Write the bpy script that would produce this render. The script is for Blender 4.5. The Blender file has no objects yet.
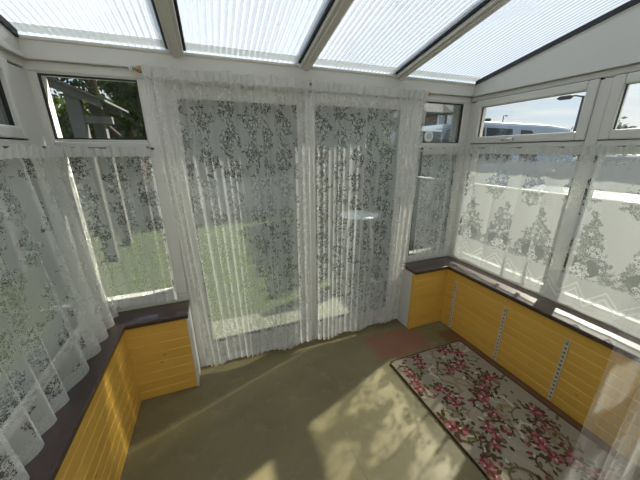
import bpy, bmesh, math, random
import numpy as np
from mathutils import Vector, Matrix
random.seed(7)
PI = math.pi
scene = bpy.context.scene
COL = scene.collection

# ------------------------------------------------------------------ helpers
ORG = {}

def link(o, parent=None):
    COL.objects.link(o)
    if parent is not None:
        o.parent = parent
    return o

def tag(o, label=None, cat=None, group=None, kind=None):
    if label: o['label'] = label
    if cat: o['category'] = cat
    if group: o['group'] = group
    if kind: o['kind'] = kind
    return o

def empty(name, loc=(0, 0, 0), label=None, cat=None, group=None, kind=None):
    o = bpy.data.objects.new(name, None)
    o.empty_display_size = .05
    o.location = loc
    link(o)
    ORG[o.name] = Vector(loc)
    return tag(o, label, cat, group, kind)

class MB:
    def __init__(self):
        self.bm = bmesh.new()
    def box(self, x0, x1, y0, y1, z0, z1, mi=0):
        v = [self.bm.verts.new((x, y, z)) for z in (z0, z1) for y in (y0, y1) for x in (x0, x1)]
        for f in ((0, 2, 3, 1), (4, 5, 7, 6), (0, 1, 5, 4), (2, 6, 7, 3), (0, 4, 6, 2), (1, 3, 7, 5)):
            self.bm.faces.new([v[i] for i in f]).material_index = mi
        return self
    def hexa(self, p, mi=0):
        v = [self.bm.verts.new(q) for q in p]      # bottom 4 ccw, top 4 ccw
        for f in ((3, 2, 1, 0), (4, 5, 6, 7), (0, 1, 5, 4), (1, 2, 6, 5), (2, 3, 7, 6), (3, 0, 4, 7)):
            self.bm.faces.new([v[i] for i in f]).material_index = mi
        return self
    def prism(self, poly, axis, a, b, mi=0):
        """extrude a 2D polygon along axis (0,1,2) from a to b"""
        def P(q, t):
            if axis == 0: return (t, q[0], q[1])
            if axis == 1: return (q[0], t, q[1])
            return (q[0], q[1], t)
        lo = [self.bm.verts.new(P(q, a)) for q in poly]
        hi = [self.bm.verts.new(P(q, b)) for q in poly]
        n = len(poly)
        self.bm.faces.new(lo[::-1]).material_index = mi
        self.bm.faces.new(hi).material_index = mi
        for i in range(n):
            self.bm.faces.new((lo[i], lo[(i + 1) % n], hi[(i + 1) % n], hi[i])).material_index = mi
        return self
    def tube(self, pts, r, n=8, mi=0, cap=True):
        pts = [Vector(p) for p in pts]
        rr = r if isinstance(r, (list, tuple)) else [r] * len(pts)
        rings = []
        for i, p in enumerate(pts):
            d = (pts[min(i + 1, len(pts) - 1)] - pts[max(i - 1, 0)]).normalized()
            a = Vector((0, 0, 1)) if abs(d.z) < .9 else Vector((1, 0, 0))
            u = d.cross(a).normalized(); w = d.cross(u)
            rings.append([self.bm.verts.new(p + (u * math.cos(2 * PI * k / n) + w * math.sin(2 * PI * k / n)) * rr[i]) for k in range(n)])
        for i in range(len(rings) - 1):
            for k in range(n):
                f = self.bm.faces.new((rings[i][k], rings[i][(k + 1) % n], rings[i + 1][(k + 1) % n], rings[i + 1][k]))
                f.material_index = mi; f.smooth = True
        if cap:
            self.bm.faces.new(rings[0][::-1]).material_index = mi
            self.bm.faces.new(rings[-1]).material_index = mi
        return self
    def lathe(self, prof, c, n=24, mi=0):
        rings = []
        for (r, z) in prof:
            rings.append([self.bm.verts.new((c[0] + r * math.cos(2 * PI * k / n), c[1] + r * math.sin(2 * PI * k / n), c[2] + z)) for k in range(n)])
        for i in range(len(rings) - 1):
            for k in range(n):
                f = self.bm.faces.new((rings[i][k], rings[i][(k + 1) % n], rings[i + 1][(k + 1) % n], rings[i + 1][k]))
                f.material_index = mi; f.smooth = True
        self.bm.faces.new(rings[0][::-1]).material_index = mi
        self.bm.faces.new(rings[-1]).material_index = mi
        return self
    def poly(self, pts, mi=0):
        self.bm.faces.new([self.bm.verts.new(p) for p in pts]).material_index = mi
        return self
    def build(self, name, mats, parent=None, bevel=0, fix=True, loc=None, smooth=False):
        if fix: bmesh.ops.recalc_face_normals(self.bm, faces=self.bm.faces)
        org = Vector((0, 0, 0))
        if parent is not None: org = ORG[parent.name]
        elif loc is not None: org = Vector(loc)
        if org.length > 0: bmesh.ops.translate(self.bm, verts=self.bm.verts, vec=-org)
        me = bpy.data.meshes.new(name)
        self.bm.to_mesh(me); self.bm.free()
        if not isinstance(mats, (list, tuple)): mats = [mats]
        for m in mats: me.materials.append(m)
        o = bpy.data.objects.new(name, me)
        if parent is None and loc is not None: o.location = loc
        link(o, parent)
        ORG[o.name] = org
        if smooth:
            for p in me.polygons: p.use_smooth = True
        if bevel:
            b = o.modifiers.new('Bevel', 'BEVEL'); b.width = bevel; b.segments = 2; b.limit_method = 'ANGLE'
        return o

def copy_tree(o, parent=None):
    c = o.copy(); COL.objects.link(c)
    if parent is not None: c.parent = parent
    for ch in list(o.children): copy_tree(ch, c)
    return c

# ------------------------------------------------------------------ node material helpers
class NT:
    def __init__(self, name):
        self.m = bpy.data.materials.new(name); self.m.use_nodes = True
        self.t = self.m.node_tree; self.t.nodes.clear()
        self.out = self.t.nodes.new('ShaderNodeOutputMaterial')
    def n(self, typ, **kw):
        nd = self.t.nodes.new(typ)
        for k, v in kw.items(): setattr(nd, k, v)
        return nd
    def put(self, sock, v):
        if hasattr(v, 'links') or isinstance(v, bpy.types.NodeSocket): self.t.links.new(v, sock)
        else:
            try: sock.default_value = v
            except Exception: sock.default_value = (*v, 1.0)
    def M(self, op, a, b=None, c=None, clamp=False):
        nd = self.n('ShaderNodeMath', operation=op, use_clamp=clamp)
        self.put(nd.inputs[0], a)
        if b is not None: self.put(nd.inputs[1], b)
        if c is not None: self.put(nd.inputs[2], c)
        return nd.outputs[0]
    def mixc(self, f, a, b, blend='MIX'):
        nd = self.n('ShaderNodeMix', data_type='RGBA', blend_type=blend)
        self.put(nd.inputs[0], f); self.put(nd.inputs[6], a if not isinstance(a, tuple) else (*a[:3], 1)); self.put(nd.inputs[7], b if not isinstance(b, tuple) else (*b[:3], 1))
        return nd.outputs[2]
    def mixf(self, f, a, b):
        nd = self.n('ShaderNodeMix', data_type='FLOAT')
        self.put(nd.inputs[0], f); self.put(nd.inputs[2], a); self.put(nd.inputs[3], b)
        return nd.outputs[0]
    def ss(self, x, a, b, lo=0., hi=1.):
        nd = self.n('ShaderNodeMapRange', interpolation_type='SMOOTHSTEP')
        self.put(nd.inputs[0], x); nd.inputs[1].default_value = a; nd.inputs[2].default_value = b
        nd.inputs[3].default_value = lo; nd.inputs[4].default_value = hi
        return nd.outputs[0]
    def noise(self, vec, scale, detail=2., rough=.5, dist=0.):
        nd = self.n('ShaderNodeTexNoise')
        if vec is not None: self.put(nd.inputs['Vector'], vec)
        nd.inputs['Scale'].default_value = scale; nd.inputs['Detail'].default_value = detail
        nd.inputs['Roughness'].default_value = rough; nd.inputs['Distortion'].default_value = dist
        return nd.outputs['Fac']
    def voro(self, vec, scale, feature='F1', rnd=1.):
        nd = self.n('ShaderNodeTexVoronoi', feature=feature)
        if vec is not None: self.put(nd.inputs['Vector'], vec)
        nd.inputs['Scale'].default_value = scale; nd.inputs['Randomness'].default_value = rnd
        return nd
    def mapv(self, vec, scale):
        nd = self.n('ShaderNodeMapping'); self.put(nd.inputs['Vector'], vec); nd.inputs['Scale'].default_value = scale
        return nd.outputs[0]
    def obj(self): return self.n('ShaderNodeTexCoord').outputs['Object']
    def pos(self): return self.n('ShaderNodeNewGeometry').outputs['Position']
    def bsdf(self, col, rough=.5, metal=0., spec=.5, bump=None, bstr=.2, bdist=.01):
        b = self.n('ShaderNodeBsdfPrincipled')
        self.put(b.inputs['Base Color'], (*col[:3], 1) if isinstance(col, tuple) else col)
        self.put(b.inputs['Roughness'], rough); b.inputs['Metallic'].default_value = metal
        b.inputs['Specular IOR Level'].default_value = spec
        if bump is not None:
            bn = self.n('ShaderNodeBump'); bn.inputs['Strength'].default_value = bstr; bn.inputs['Distance'].default_value = bdist
            self.put(bn.inputs['Height'], bump); self.t.links.new(bn.outputs[0], b.inputs['Normal'])
        self.t.links.new(b.outputs[0], self.out.inputs[0])
        return b

def plain(name, col, rough=.5, metal=0., var=.08, scale=6., spec=.5, bump=0.):
    k = NT(name)
    p = k.obj()
    nz = k.noise(p, scale, 4.)
    c = k.mixc(nz, tuple(min(1, x * (1 + var)) for x in col), tuple(x * (1 - var) for x in col))
    k.bsdf(c, rough, metal, spec, bump=k.noise(p, scale * 12, 3.) if bump else None, bstr=bump)
    return k.m

# uPVC: very slightly yellowed white
MAT_PVC = plain('white_upvc', (.62, .61, .565), .33, var=.035, scale=2.5)
MAT_PVC2 = plain('white_trim', (.64, .63, .585), .4, var=.04, scale=3)
MAT_GASKET = plain('black_gasket', (.018, .018, .02), .6, var=.2)
MAT_CHROME = plain('chrome_metal', (.75, .75, .75), .22, 1., var=.05)
MAT_DARKWOOD = None

def mat_glass():
    k = NT('window_glass')
    tr = k.n('ShaderNodeBsdfTransparent'); tr.inputs[0].default_value = (.93, .955, .945, 1)
    gl = k.n('ShaderNodeBsdfGlossy'); gl.inputs['Roughness'].default_value = .01
    fr = k.n('ShaderNodeFresnel'); fr.inputs[0].default_value = 1.45
    mx = k.n('ShaderNodeMixShader')
    k.put(mx.inputs[0], k.M('MULTIPLY', fr.outputs[0], .8))
    k.t.links.new(tr.outputs[0], mx.inputs[1]); k.t.links.new(gl.outputs[0], mx.inputs[2])
    k.t.links.new(mx.outputs[0], k.out.inputs[0])
    return k.m
MAT_GLASS = mat_glass()

def mat_poly(name, tr_a, tl_a, col=(.9, .93, .96), pitch=0):
    k = NT(name)
    tr = k.n('ShaderNodeBsdfTransparent'); tr.inputs[0].default_value = (*col, 1)
    tl = k.n('ShaderNodeBsdfTranslucent'); tl.inputs[0].default_value = (*col, 1)
    gl = k.n('ShaderNodeBsdfDiffuse'); gl.inputs[0].default_value = (*col, 1)
    d = k.noise(k.pos(), 3., 5., .6)
    m1 = k.n('ShaderNodeMixShader'); m2 = k.n('ShaderNodeMixShader')
    m1.inputs[0].default_value = tl_a
    k.t.links.new(gl.outputs[0], m1.inputs[1]); k.t.links.new(tl.outputs[0], m1.inputs[2])
    f = k.M('ADD', tr_a - .06, k.M('MULTIPLY', d, .12))
    if pitch:                                          # thicker co-extruded ribs in the sheet
        sep = k.n('ShaderNodeSeparateXYZ'); k.put(sep.inputs[0], k.pos())
        r = k.M('ABSOLUTE', k.M('SUBTRACT', k.M('FRACT', k.M('DIVIDE', sep.outputs[0], pitch)), .5))
        f = k.M('MULTIPLY', f, k.ss(r, .15, .30, .34, 1.))
    k.put(m2.inputs[0], f)
    k.t.links.new(m1.outputs[0], m2.inputs[1]); k.t.links.new(tr.outputs[0], m2.inputs[2])
    k.t.links.new(m2.outputs[0], k.out.inputs[0])
    return k.m
MAT_POLY = mat_poly('polycarbonate_skin', .60, .70, (.72, .76, .81), .031)
MAT_WEB = mat_poly('polycarbonate_web', .12, .30, (.74, .76, .79))
MAT_TAPE = mat_poly('polycarbonate_edge_tape', .12, .62, (.93, .93, .90))
MAT_DIRT = plain('dried_dirt', (.09, .085, .08), .9)

def mat_pine():
    k = NT('yellow_pine_cladding')
    p = k.obj()
    # long grain in both horizontal directions, tight in z
    g = k.noise(k.mapv(p, (1.6, 1.6, 34.)), 2.2, 5., .6, .6)
    broad = k.noise(p, 3.2, 3.)
    kn = k.voro(k.mapv(p, (1., 1., 1.9)), 5.2).outputs['Distance']
    knot = k.ss(kn, .03, .085, 1., 0.)
    sep = k.n('ShaderNodeSeparateXYZ'); k.put(sep.inputs[0], p)
    board = k.M('FLOOR', k.M('DIVIDE', sep.outputs[2], .0705))
    wn = k.n('ShaderNodeTexWhiteNoise', noise_dimensions='1D'); k.put(wn.inputs['W'], board)
    c = k.mixc(g, (.76, .475, .095), (.61, .345, .06))
    c = k.mixc(k.M('MULTIPLY', broad, .5), c, (.70, .39, .055))
    c = k.mixc(k.M('MULTIPLY', wn.outputs[0], .25), c, (.84, .52, .10))
    c = k.mixc(k.M('MULTIPLY', knot, .6), c, (.26, .12, .02))
    k.bsdf(c, .42, bump=g, bstr=.12, bdist=.004)
    return k.m
MAT_PINE = mat_pine()

def mat_sill():
    k = NT('dark_brown_sill')
    p = k.obj()
    g = k.noise(k.mapv(p, (3., 3., 3.)), 5., 6., .65)
    w = k.ss(k.noise(p, 11., 5., .7), .62, .75)
    c = k.mixc(g, (.034, .017, .014), (.060, .031, .027))
    c = k.mixc(k.M('MULTIPLY', w, .35), c, (.16, .13, .125))
    b = k.bsdf(c, k.mixf(g, .3, .4), spec=.3, bump=g, bstr=.04)
    b.inputs['Coat Weight'].default_value = 1.; b.inputs['Coat IOR'].default_value = 1.5; b.inputs['Coat Roughness'].default_value = .05
    return k.m
MAT_SILL = mat_sill()

def mat_floor():
    k = NT('olive_vinyl_floor')
    p = k.pos()
    sep = k.n('ShaderNodeSeparateXYZ'); k.put(sep.inputs[0], p)
    x, y = sep.outputs[0], sep.outputs[1]
    a = k.noise(p, 2.2, 6., .6); b = k.noise(p, 9., 6., .65, .5); s = k.noise(p, 55., 3.)
    c = k.mixc(k.ss(a, .3, .7), (.20, .168, .080), (.160, .132, .064))
    c = k.mixc(k.M('MULTIPLY', k.ss(b, .5, .72), .5), c, (.26, .225, .13))
    c = k.mixc(k.M('MULTIPLY', k.ss(s, .55, .75), .22), c, (.15, .13, .07))
    # faded red rectangle where a mat once lay
    wob = k.M('MULTIPLY', k.M('SUBTRACT', b, .5), .12)
    xx = k.M('ADD', x, wob); yy = k.M('ADD', y, wob)
    r = k.M('MULTIPLY', k.M('MULTIPLY', k.ss(xx, 1.05, 1.14), k.ss(xx, 1.66, 1.56, 0, 1)), k.M('MULTIPLY', k.ss(yy, 1.49, 1.53), k.ss(yy, 1.86, 1.79)))
    c = k.mixc(k.M('MULTIPLY', r, .62), c, (.27, .085, .06))
    # darker brown band in the floor colour along the right hand wall
    br = k.M('MULTIPLY', k.ss(xx, 1.74, 1.80), k.ss(yy, 1.66, 1.60))
    c = k.mixc(k.M('MULTIPLY', br, .9), c, (.14, .062, .03))
    # dirt near the threshold
    d = k.M('MULTIPLY', k.ss(y, 1.6, 1.9), k.ss(a, .35, .6))
    c = k.mixc(k.M('MULTIPLY', d, .45), c, (.19, .165, .085))
    # seam in the vinyl
    sx = k.M('ABSOLUTE', k.M('SUBTRACT', x, k.M('ADD', .60, k.M('MULTIPLY', y, -.04))))
    seam = k.M('MULTIPLY', k.ss(sx, .0015, .004, 1., 0.), k.ss(y, 1.12, 1.08))
    c = k.mixc(k.M('MULTIPLY', seam, .6), c, (.12, .10, .06))
    k.bsdf(c, k.mixf(b, .42, .62), spec=.4, bump=b, bstr=.06)
    return k.m

# ------------------------------------------------------------------ lace
def mat_lace(name, kind):
    k = NT(name)
    uv = k.n('ShaderNodeUVMap').outputs[0]
    sep = k.n('ShaderNodeSeparateXYZ'); k.put(sep.inputs[0], uv)
    u, v = sep.outputs[0], sep.outputs[1]
    nz = k.noise(uv, 24., 3.)
    nzc = k.M('SUBTRACT', nz, .5)
    fine = k.noise(uv, 150., 2., .6)
    vo = k.voro(uv, 30. if kind == 'border' else 40., rnd=.9); vd = vo.outputs['Distance']
    # petals around the middle of each cell
    sub = k.n('ShaderNodeVectorMath', operation='SUBTRACT')
    sc = k.n('ShaderNodeVectorMath', operation='SCALE'); k.put(sc.inputs[0], uv); sc.inputs['Scale'].default_value = 1.
    k.put(sub.inputs[0], sc.outputs[0]); k.put(sub.inputs[1], vo.outputs['Position'])
    sp = k.n('ShaderNodeSeparateXYZ'); k.put(sp.inputs[0], sub.outputs[0])
    th = k.M('ARCTAN2', sp.outputs[1], sp.outputs[0])
    pet = k.M('ADD', .36, k.M('MULTIPLY', k.M('COSINE', k.M('MULTIPLY', th, 5.)), .13))
    flower = k.ss(k.M('SUBTRACT', vd, pet), -.05, .05, 1., 0.)
    heart = k.ss(vd, .08, .13, 1., 0.)
    leafn = k.noise(uv, 62., 1., .5, .8)
    openw = k.M('MAXIMUM', k.ss(fine, .56, .62), k.ss(k.M('ABSOLUTE', k.M('SUBTRACT', leafn, .5)), .035, .055, 1., 0.))                       # threads crossing the open net
    inside = k.mixf(flower, k.mixf(openw, .04 if kind == 'border' else .07, .60 if kind == 'border' else .66), .80)
    inside = k.mixf(heart, inside, .35)
    ground = .60
    if kind == 'allover':
        PU, PV = .20, .20
        cu = k.M('DIVIDE', u, PU); iu = k.M('FLOOR', cu); fu = k.M('MULTIPLY', k.M('SUBTRACT', k.M('SUBTRACT', cu, iu), .5), PU)
        cv = k.M('ADD', k.M('DIVIDE', v, PV), k.M('MULTIPLY', k.M('FLOORED_MODULO', iu, 2.), .5))
        fv = k.M('MULTIPLY', k.M('SUBTRACT', k.M('FRACT', cv), .5), PV)
        e = k.M('SQRT', k.M('ADD', k.M('POWER', k.M('MULTIPLY', fu, .9), 2.), k.M('POWER', fv, 2.)))
        blot = k.M('SUBTRACT', k.noise(uv, 13., 3., .6), .5)
        e = k.M('ADD', e, k.M('ADD', k.M('MULTIPLY', nzc, .16), k.M('MULTIPLY', blot, .22)))
        mask = k.ss(e, .066, .080, 1., 0.)
        vine = k.M('ABSOLUTE', k.M('SUBTRACT', k.M('ADD', fu, k.M('MULTIPLY', nzc, .16)), k.M('MULTIPLY', k.M('SINE', k.M('MULTIPLY', v, 2 * PI / PV)), .05)))
        mask = k.M('MAXIMUM', mask, k.ss(vine, .010, .020, 1., 0.))
        al = k.mixf(mask, ground, inside)
        hem = k.ss(v, .055, .065, 1., 0.)
        al = k.mixf(hem, al, k.mixf(openw, .62, .74))
    elif kind == 'border':
        P = .30
        cu = k.M('DIVIDE', u, P); fu = k.M('MULTIPLY', k.M('SUBTRACT', k.M('FRACT', cu), .5), P)      # metres from the motif's axis
        au = k.M('ABSOLUTE', fu)
        # spire of flowers narrowing upwards
        wid = k.M('MULTIPLY', k.M('SUBTRACT', .62, v), .42)
        wid = k.M('ADD', wid, k.M('MULTIPLY', nzc, .16))
        spire = k.M('MULTIPLY', k.ss(k.M('SUBTRACT', au, wid), -.006, .006, 1., 0.), k.ss(v, .20, .22))
        # cluster row along the top
        fu2 = k.M('ABSOLUTE', k.M('SUBTRACT', k.M('FRACT', k.M('ADD', cu, .35)), .5))
        clus = k.M('SQRT', k.M('ADD', k.M('POWER', k.M('MULTIPLY', fu2, P * 1.0), 2.), k.M('POWER', k.M('MULTIPLY', k.M('SUBTRACT', v, .70), .95), 2.)))
        clus = k.ss(k.M('ADD', clus, k.M('MULTIPLY', nzc, .20)), .085, .095, 1., 0.)
        clus2 = k.ss(k.M('ADD', k.M('ABSOLUTE', k.M('SUBTRACT', v, .93)), k.M('MULTIPLY', nzc, .16)), .03, .045, 1., 0.)
        mask = k.M('MAXIMUM', k.M('MAXIMUM', spire, clus), clus2)
        al = k.mixf(mask, ground + .12, inside)
        # big rose in an open crescent
        rr = k.M('SQRT', k.M('ADD', k.M('POWER', fu, 2.), k.M('POWER', k.M('SUBTRACT', v, .245), 2.)))
        r2 = k.M('SQRT', k.M('ADD', k.M('POWER', fu, 2.), k.M('POWER', k.M('MULTIPLY', k.M('SUBTRACT', v, .275), 1.5), 2.)))
        cres = k.M('MULTIPLY', k.ss(r2, .088, .095, 1., 0.), k.ss(v, .205, .215))
        al = k.mixf(k.M('MULTIPLY', cres, k.ss(au, .02, .035)), al, .10)
        ta = k.M('ARCTAN2', k.M('SUBTRACT', v, .245), fu)
        rpet = k.M('ADD', .050, k.M('MULTIPLY', k.M('COSINE', k.M('MULTIPLY', ta, 6.)), .007))
        rose = k.ss(k.M('SUBTRACT', rr, rpet), -.003, .003, 1., 0.)
        rings = k.ss(k.noise(uv, 75., 2., .5, 1.2), .42, .54)
        al = k.mixf(rose, al, k.mixf(rings, .30, .92))
        # zigzag ribbons near the hem
        tri = k.M('MULTIPLY', k.M('ABSOLUTE', k.M('SUBTRACT', k.M('FRACT', k.M('MULTIPLY', cu, 2.)), .5)), .17)
        for off, w in ((.045, .007), (.085, .0045)):
            z = k.M('ABSOLUTE', k.M('SUBTRACT', v, k.M('ADD', tri, off)))
            al = k.mixf(k.ss(z, w, w + .004, 1., 0.), al, .95)
        hem = k.ss(v, .02, .026, 1., 0.)
        al = k.mixf(hem, al, .85)
    elif kind == 'heading':
        al = k.mixf(openw, .88, .94)
    else:                                              # plain voile
        al = k.mixf(k.ss(k.noise(k.mapv(uv, (1., .02, 1.)), 30., 2.), .35, .65), .14, .26)
    # weave
    al = k.M('MULTIPLY', al, k.M('ADD', .93, k.M('MULTIPLY', fine, .14)), clamp=True)
    tr = k.n('ShaderNodeBsdfTransparent')
    df = k.n('ShaderNodeBsdfDiffuse'); tl = k.n('ShaderNodeBsdfTranslucent')
    c = (.94, .94, .91, 1) if kind not in ('heading', 'border') else (.74, .75, .72, 1)
    df.inputs[0].default_value = c; tl.inputs[0].default_value = c
    m1 = k.n('ShaderNodeMixShader'); m1.inputs[0].default_value = (.22 if kind == 'border' else .45) if kind in ('border', 'voile', 'heading') else .79
    k.t.links.new(df.outputs[0], m1.inputs[1]); k.t.links.new(tl.outputs[0], m1.inputs[2])
    m2 = k.n('ShaderNodeMixShader'); k.put(m2.inputs[0], al)
    k.t.links.new(tr.outputs[0], m2.inputs[1]); k.t.links.new(m1.outputs[0], m2.inputs[2])
    k.t.links.new(m2.outputs[0], k.out.inputs[0])
    return k.m
LACE = mat_lace('floral_lace', 'allover')
LACE_BORDER = mat_lace('bordered_floral_lace', 'border')
LACE_HEAD = mat_lace('gathered_lace_heading', 'heading')
VOILE = mat_lace('plain_voile', 'voile')

def cloth(name, A0, A1, B0, B1, normal, folds, amp_t, amp_b, lap, mat, parent, nu=None, nv=40, seed=1, hem=.02, hemfreq=3, vtop=None, drift=.0, phase=0.):
    """a hanging sheet: top edge A0-A1, bottom edge B0-B1; folds along `normal`, lapping sideways"""
    rs = np.random.RandomState(seed)
    A0, A1, B0, B1 = (np.array(q, float) for q in (A0, A1, B0, B1))
    n = np.array(normal, float)
    W = np.linalg.norm(A1 - A0); H = np.linalg.norm((A0 + A1 - B0 - B1) / 2)
    nu = nu or int(folds * 18)
    s = np.linspace(0, 1, nu)
    # uneven phase
    wob = np.zeros(nu)
    for q in (1, 2, 3, 5):
        wob += rs.uniform(-1, 1) * .35 / q * np.sin(2 * PI * q * s + rs.uniform(0, 6.3))
    ph = 2 * PI * (folds * s + wob * folds * .11) + phase
    gain = .55 + .45 * np.sin(2 * PI * 1.7 * s + rs.uniform(0, 6)) * rs.uniform(.5, 1) + rs.uniform(-.15, .15, nu).cumsum() * 0
    gain = np.clip(gain + .15, .25, 1.15)
    t = np.linspace(0, 1, nv)
    S, T = np.meshgrid(s, t)
    PH = ph[None, :] + drift * T * np.sin(2 * PI * 1.3 * S + seed) * 2
    G = gain[None, :]
    amp = amp_t + (amp_b - amp_t) * T ** .8
    fine = .35 * np.sin(PH * 2.3 + 1.1) * (1 - T) ** 2          # tight gathers near the top
    off = amp * G * (np.cos(PH) + fine)
    side = lap * G * np.sin(PH * 1.0) * (.35 + .65 * T)
    top = A0[None, None, :] + (A1 - A0)[None, None, :] * S[..., None]
    bot = B0[None, None, :] + (B1 - B0)[None, None, :] * S[..., None]
    X = top + (bot - top) * T[..., None]
    dirv = (A1 - A0) / W
    edge = np.clip(np.minimum(S, 1 - S) * 12, 0, 1)
    X = X + n * off[..., None] + dirv * (side * edge)[..., None]
    hz = hem * (np.sin(PH + .6) * .5 + np.sin(2 * PI * hemfreq * S + seed) * .5)
    X[..., 2] += hz * T ** 3
    # flat-cloth coordinates
    d = np.linalg.norm(np.diff(X[nv // 2], axis=0), axis=1)
    U = np.concatenate([[0], np.cumsum(d)])
    V = (1 - t) * H
    verts = X.reshape(-1, 3)
    org = np.array(ORG[parent.name]) if parent is not None else 0
    verts = verts - org
    me = bpy.data.meshes.new(name)
    idx = np.arange(nu * nv).reshape(nv, nu)
    f = np.stack([idx[:-1, :-1], idx[1:, :-1], idx[1:, 1:], idx[:-1, 1:]], -1).reshape(-1, 4)
    me.from_pydata(verts.tolist(), [], f.tolist())
    uvl = me.uv_layers.new(name='UVMap')
    UU = np.tile(U, (nv, 1)).reshape(-1); VV = np.repeat(V, nu)
    li = np.empty(len(me.loops), np.int32); me.loops.foreach_get('vertex_index', li)
    uvl.data.foreach_set('uv', np.stack([UU[li], VV[li]], -1).astype(np.float32).ravel())
    me.polygons.foreach_set('use_smooth', np.ones(len(me.polygons), bool))
    me.materials.append(mat)
    o = bpy.data.objects.new(name, me)
    link(o, parent); ORG[o.name] = Vector(org)
    return o

def heading(A0, A1, normal, h, folds, amp, parent, seed):
    nx, ny = normal[0] * .019, normal[1] * .019
    up, dn = h * .42, h * .6
    o = cloth('heading', (A0[0] + nx, A0[1] + ny, A0[2] + up), (A1[0] + nx, A1[1] + ny, A1[2] + up), (A0[0] + nx * .6, A0[1] + ny * .6, A0[2] - dn), (A1[0] + nx * .6, A1[1] + ny * .6, A1[2] - dn),
                 normal, folds, amp, amp, .006, LACE_HEAD, parent, nv=7, seed=seed, hem=.004, hemfreq=7)
    rs = np.random.RandomState(seed); me = o.data
    ph = rs.uniform(0, 6.3, 4); L = (Vector(A1) - Vector(A0)).length
    for v_ in me.vertices:
        a = (v_.co.x + v_.co.y)
        f = (v_.co.z + ORG[parent.name].z - (A0[2] - dn)) / h
        r = .5 * math.sin(a * 47 + ph[0]) + .4 * math.sin(a * 21 + ph[1]) + .35 * math.sin(a * 93 + ph[2])
        v_.co.z += max(0, f) ** 2 * .010 * r
    return o

# ================================================================== dimensions (metres)
XL, XR, YF = -.615, 1.94, 1.772          # faces of the dwarf walls
WL, WR, WY = -.80, 2.135, 1.96           # inner faces of the window frames
XA, XB = -.254, 1.566                    # doorway
ZS = .596                                # sill top
ZH = 2.032                               # head of the frames
ZE = 2.139                               # top of eave beam
RS = .213                                # roof rise per metre
YB = -.62                                # where the room is left open (towards the house)
FT = .125                                 # frame depth
def roofz(y): return ZE + RS * (WY - y)

# ================================================================== floor and dwarf walls
m = MB(); m.box(WL - .2, WR + .2, YB, WY + .10, -.10, 0)
tag(m.build('floor', mat_floor()), kind='structure')

def cladding(name, axis, face, a, b, depth_to, sign):
    """horizontal tongue-and-groove boards; axis: direction the boards run"""
    m = MB()
    bh = .0705; top = ZS - .03
    n = int(round(top / bh)); bh = top / n
    g = .0035
    for i in range(n):
        z0, z1 = i * bh, (i + 1) * bh
        # profile in (depth, z): chamfered front edges
        f = face; bk = depth_to
        prof = [(bk, z0), (f + sign * g, z0), (f, z0 + .005), (f, z1 - .005), (f + sign * g, z1), (bk, z1)]
        if axis == 'y': m.prism(prof if sign > 0 else prof, 1, a, b)
        else: m.prism(prof, 0, a, b)
    return tag(m.build(name, MAT_PINE), kind='structure')
cladding('wall_left', 'y', XL, YB, YF, XL - .16, -1)
cladding('wall_right', 'y', XR, YB, YF, XR + .17, 1)
cladding('wall_front_left', 'x', YF, XL - .16, XA - .012, WY - .005, 1)
cladding('wall_front_right', 'x', YF, XB + .012, XR + .17, WY - .005, 1)
# outer skins under the windows
m = MB(); m.box(WL - .06, XL - .16, YB, WY + .06, -.1, ZS - .03); m.box(XL - .16, XA, WY - .005, WY + .06, -.1, ZS - .03)
tag(m.build('wall_left_outer', MAT_PVC2), kind='structure')
m = MB(); m.box(XR + .17, WR + .06, YB, WY + .06, -.1, ZS - .03); m.box(XB, XR + .17, WY - .005, WY + .06, -.1, ZS - .03)
tag(m.build('wall_right_outer', MAT_PVC2), kind='structure')
# pale end trims either side of the doorway
m = MB(); m.box(XA - .012, XA, YF - .002, WY - .006, 0, ZS - .03)
tag(m.build('trim_1', MAT_PVC2, bevel=.002), kind='structure')
m = MB(); m.box(XB, XB + .012, YF + .03, WY - .006, 0, ZS - .03); m.box(XB, XB + .012, YF - .001, YF + .03, 0, ZS - .03, 1)
tag(m.build('trim_2', [MAT_PVC2, MAT_PINE], bevel=.002), kind='structure')

# sills: L-shaped dark boards
def sill(name, poly):
    m = MB(); m.prism(poly, 2, ZS - .03, ZS)
    o = m.build(name, MAT_SILL, bevel=.006)
    return tag(o, kind='structure')
ov = .016
sill('window_sill_left', [(WL, YB), (XL + ov, YB), (XL + ov, YF - ov), (XA + .004, YF - ov), (XA + .004, WY), (WL, WY)])
sill('window_sill_right', [(WR, YB), (WR, WY), (XB - .004, WY), (XB - .004, YF - ov), (XR - ov, YF - ov), (XR - ov, YB)])

m = MB(); m.box(.75, WR + .15, YB - .2, YB + .0, -.02, 2.9); m.box(WL - .15, -.75, YB - .2, YB, -.02, 2.9); m.box(-.75, .75, YB - .2, YB, 2.05, 2.9)
tag(m.build('wall_house', plain('cream_house_wall', (.42, .37, .29), .85, var=.06, bump=.2)), kind='structure')

# ================================================================== windows
def framebox(m, plane, face, sign, a0, a1, z0, z1, d0=0., d1=FT, mi=0):
    """a bar lying in a window plane.  plane 'y': wall across y=face; 'x': wall across x=face. sign = outward direction"""
    f0, f1 = face + sign * d0, face + sign * d1
    lo, hi = min(f0, f1), max(f0, f1)
    if plane == 'y': m.box(a0, a1, lo, hi, z0, z1, mi)
    else: m.box(lo, hi, a0, a1, z0, z1, mi)

def ring(m, plane, face, sign, a0, a1, z0, z1, w, d0, d1, mi=0):
    framebox(m, plane, face, sign, a0, a0 + w, z0, z1, d0, d1, mi)
    framebox(m, plane, face, sign, a1 - w, a1, z0, z1, d0, d1, mi)
    framebox(m, plane, face, sign, a0 + w, a1 - w, z0, z0 + w, d0, d1, mi)
    framebox(m, plane, face, sign, a0 + w, a1 - w, z1 - w, z1, d0, d1, mi)

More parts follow.
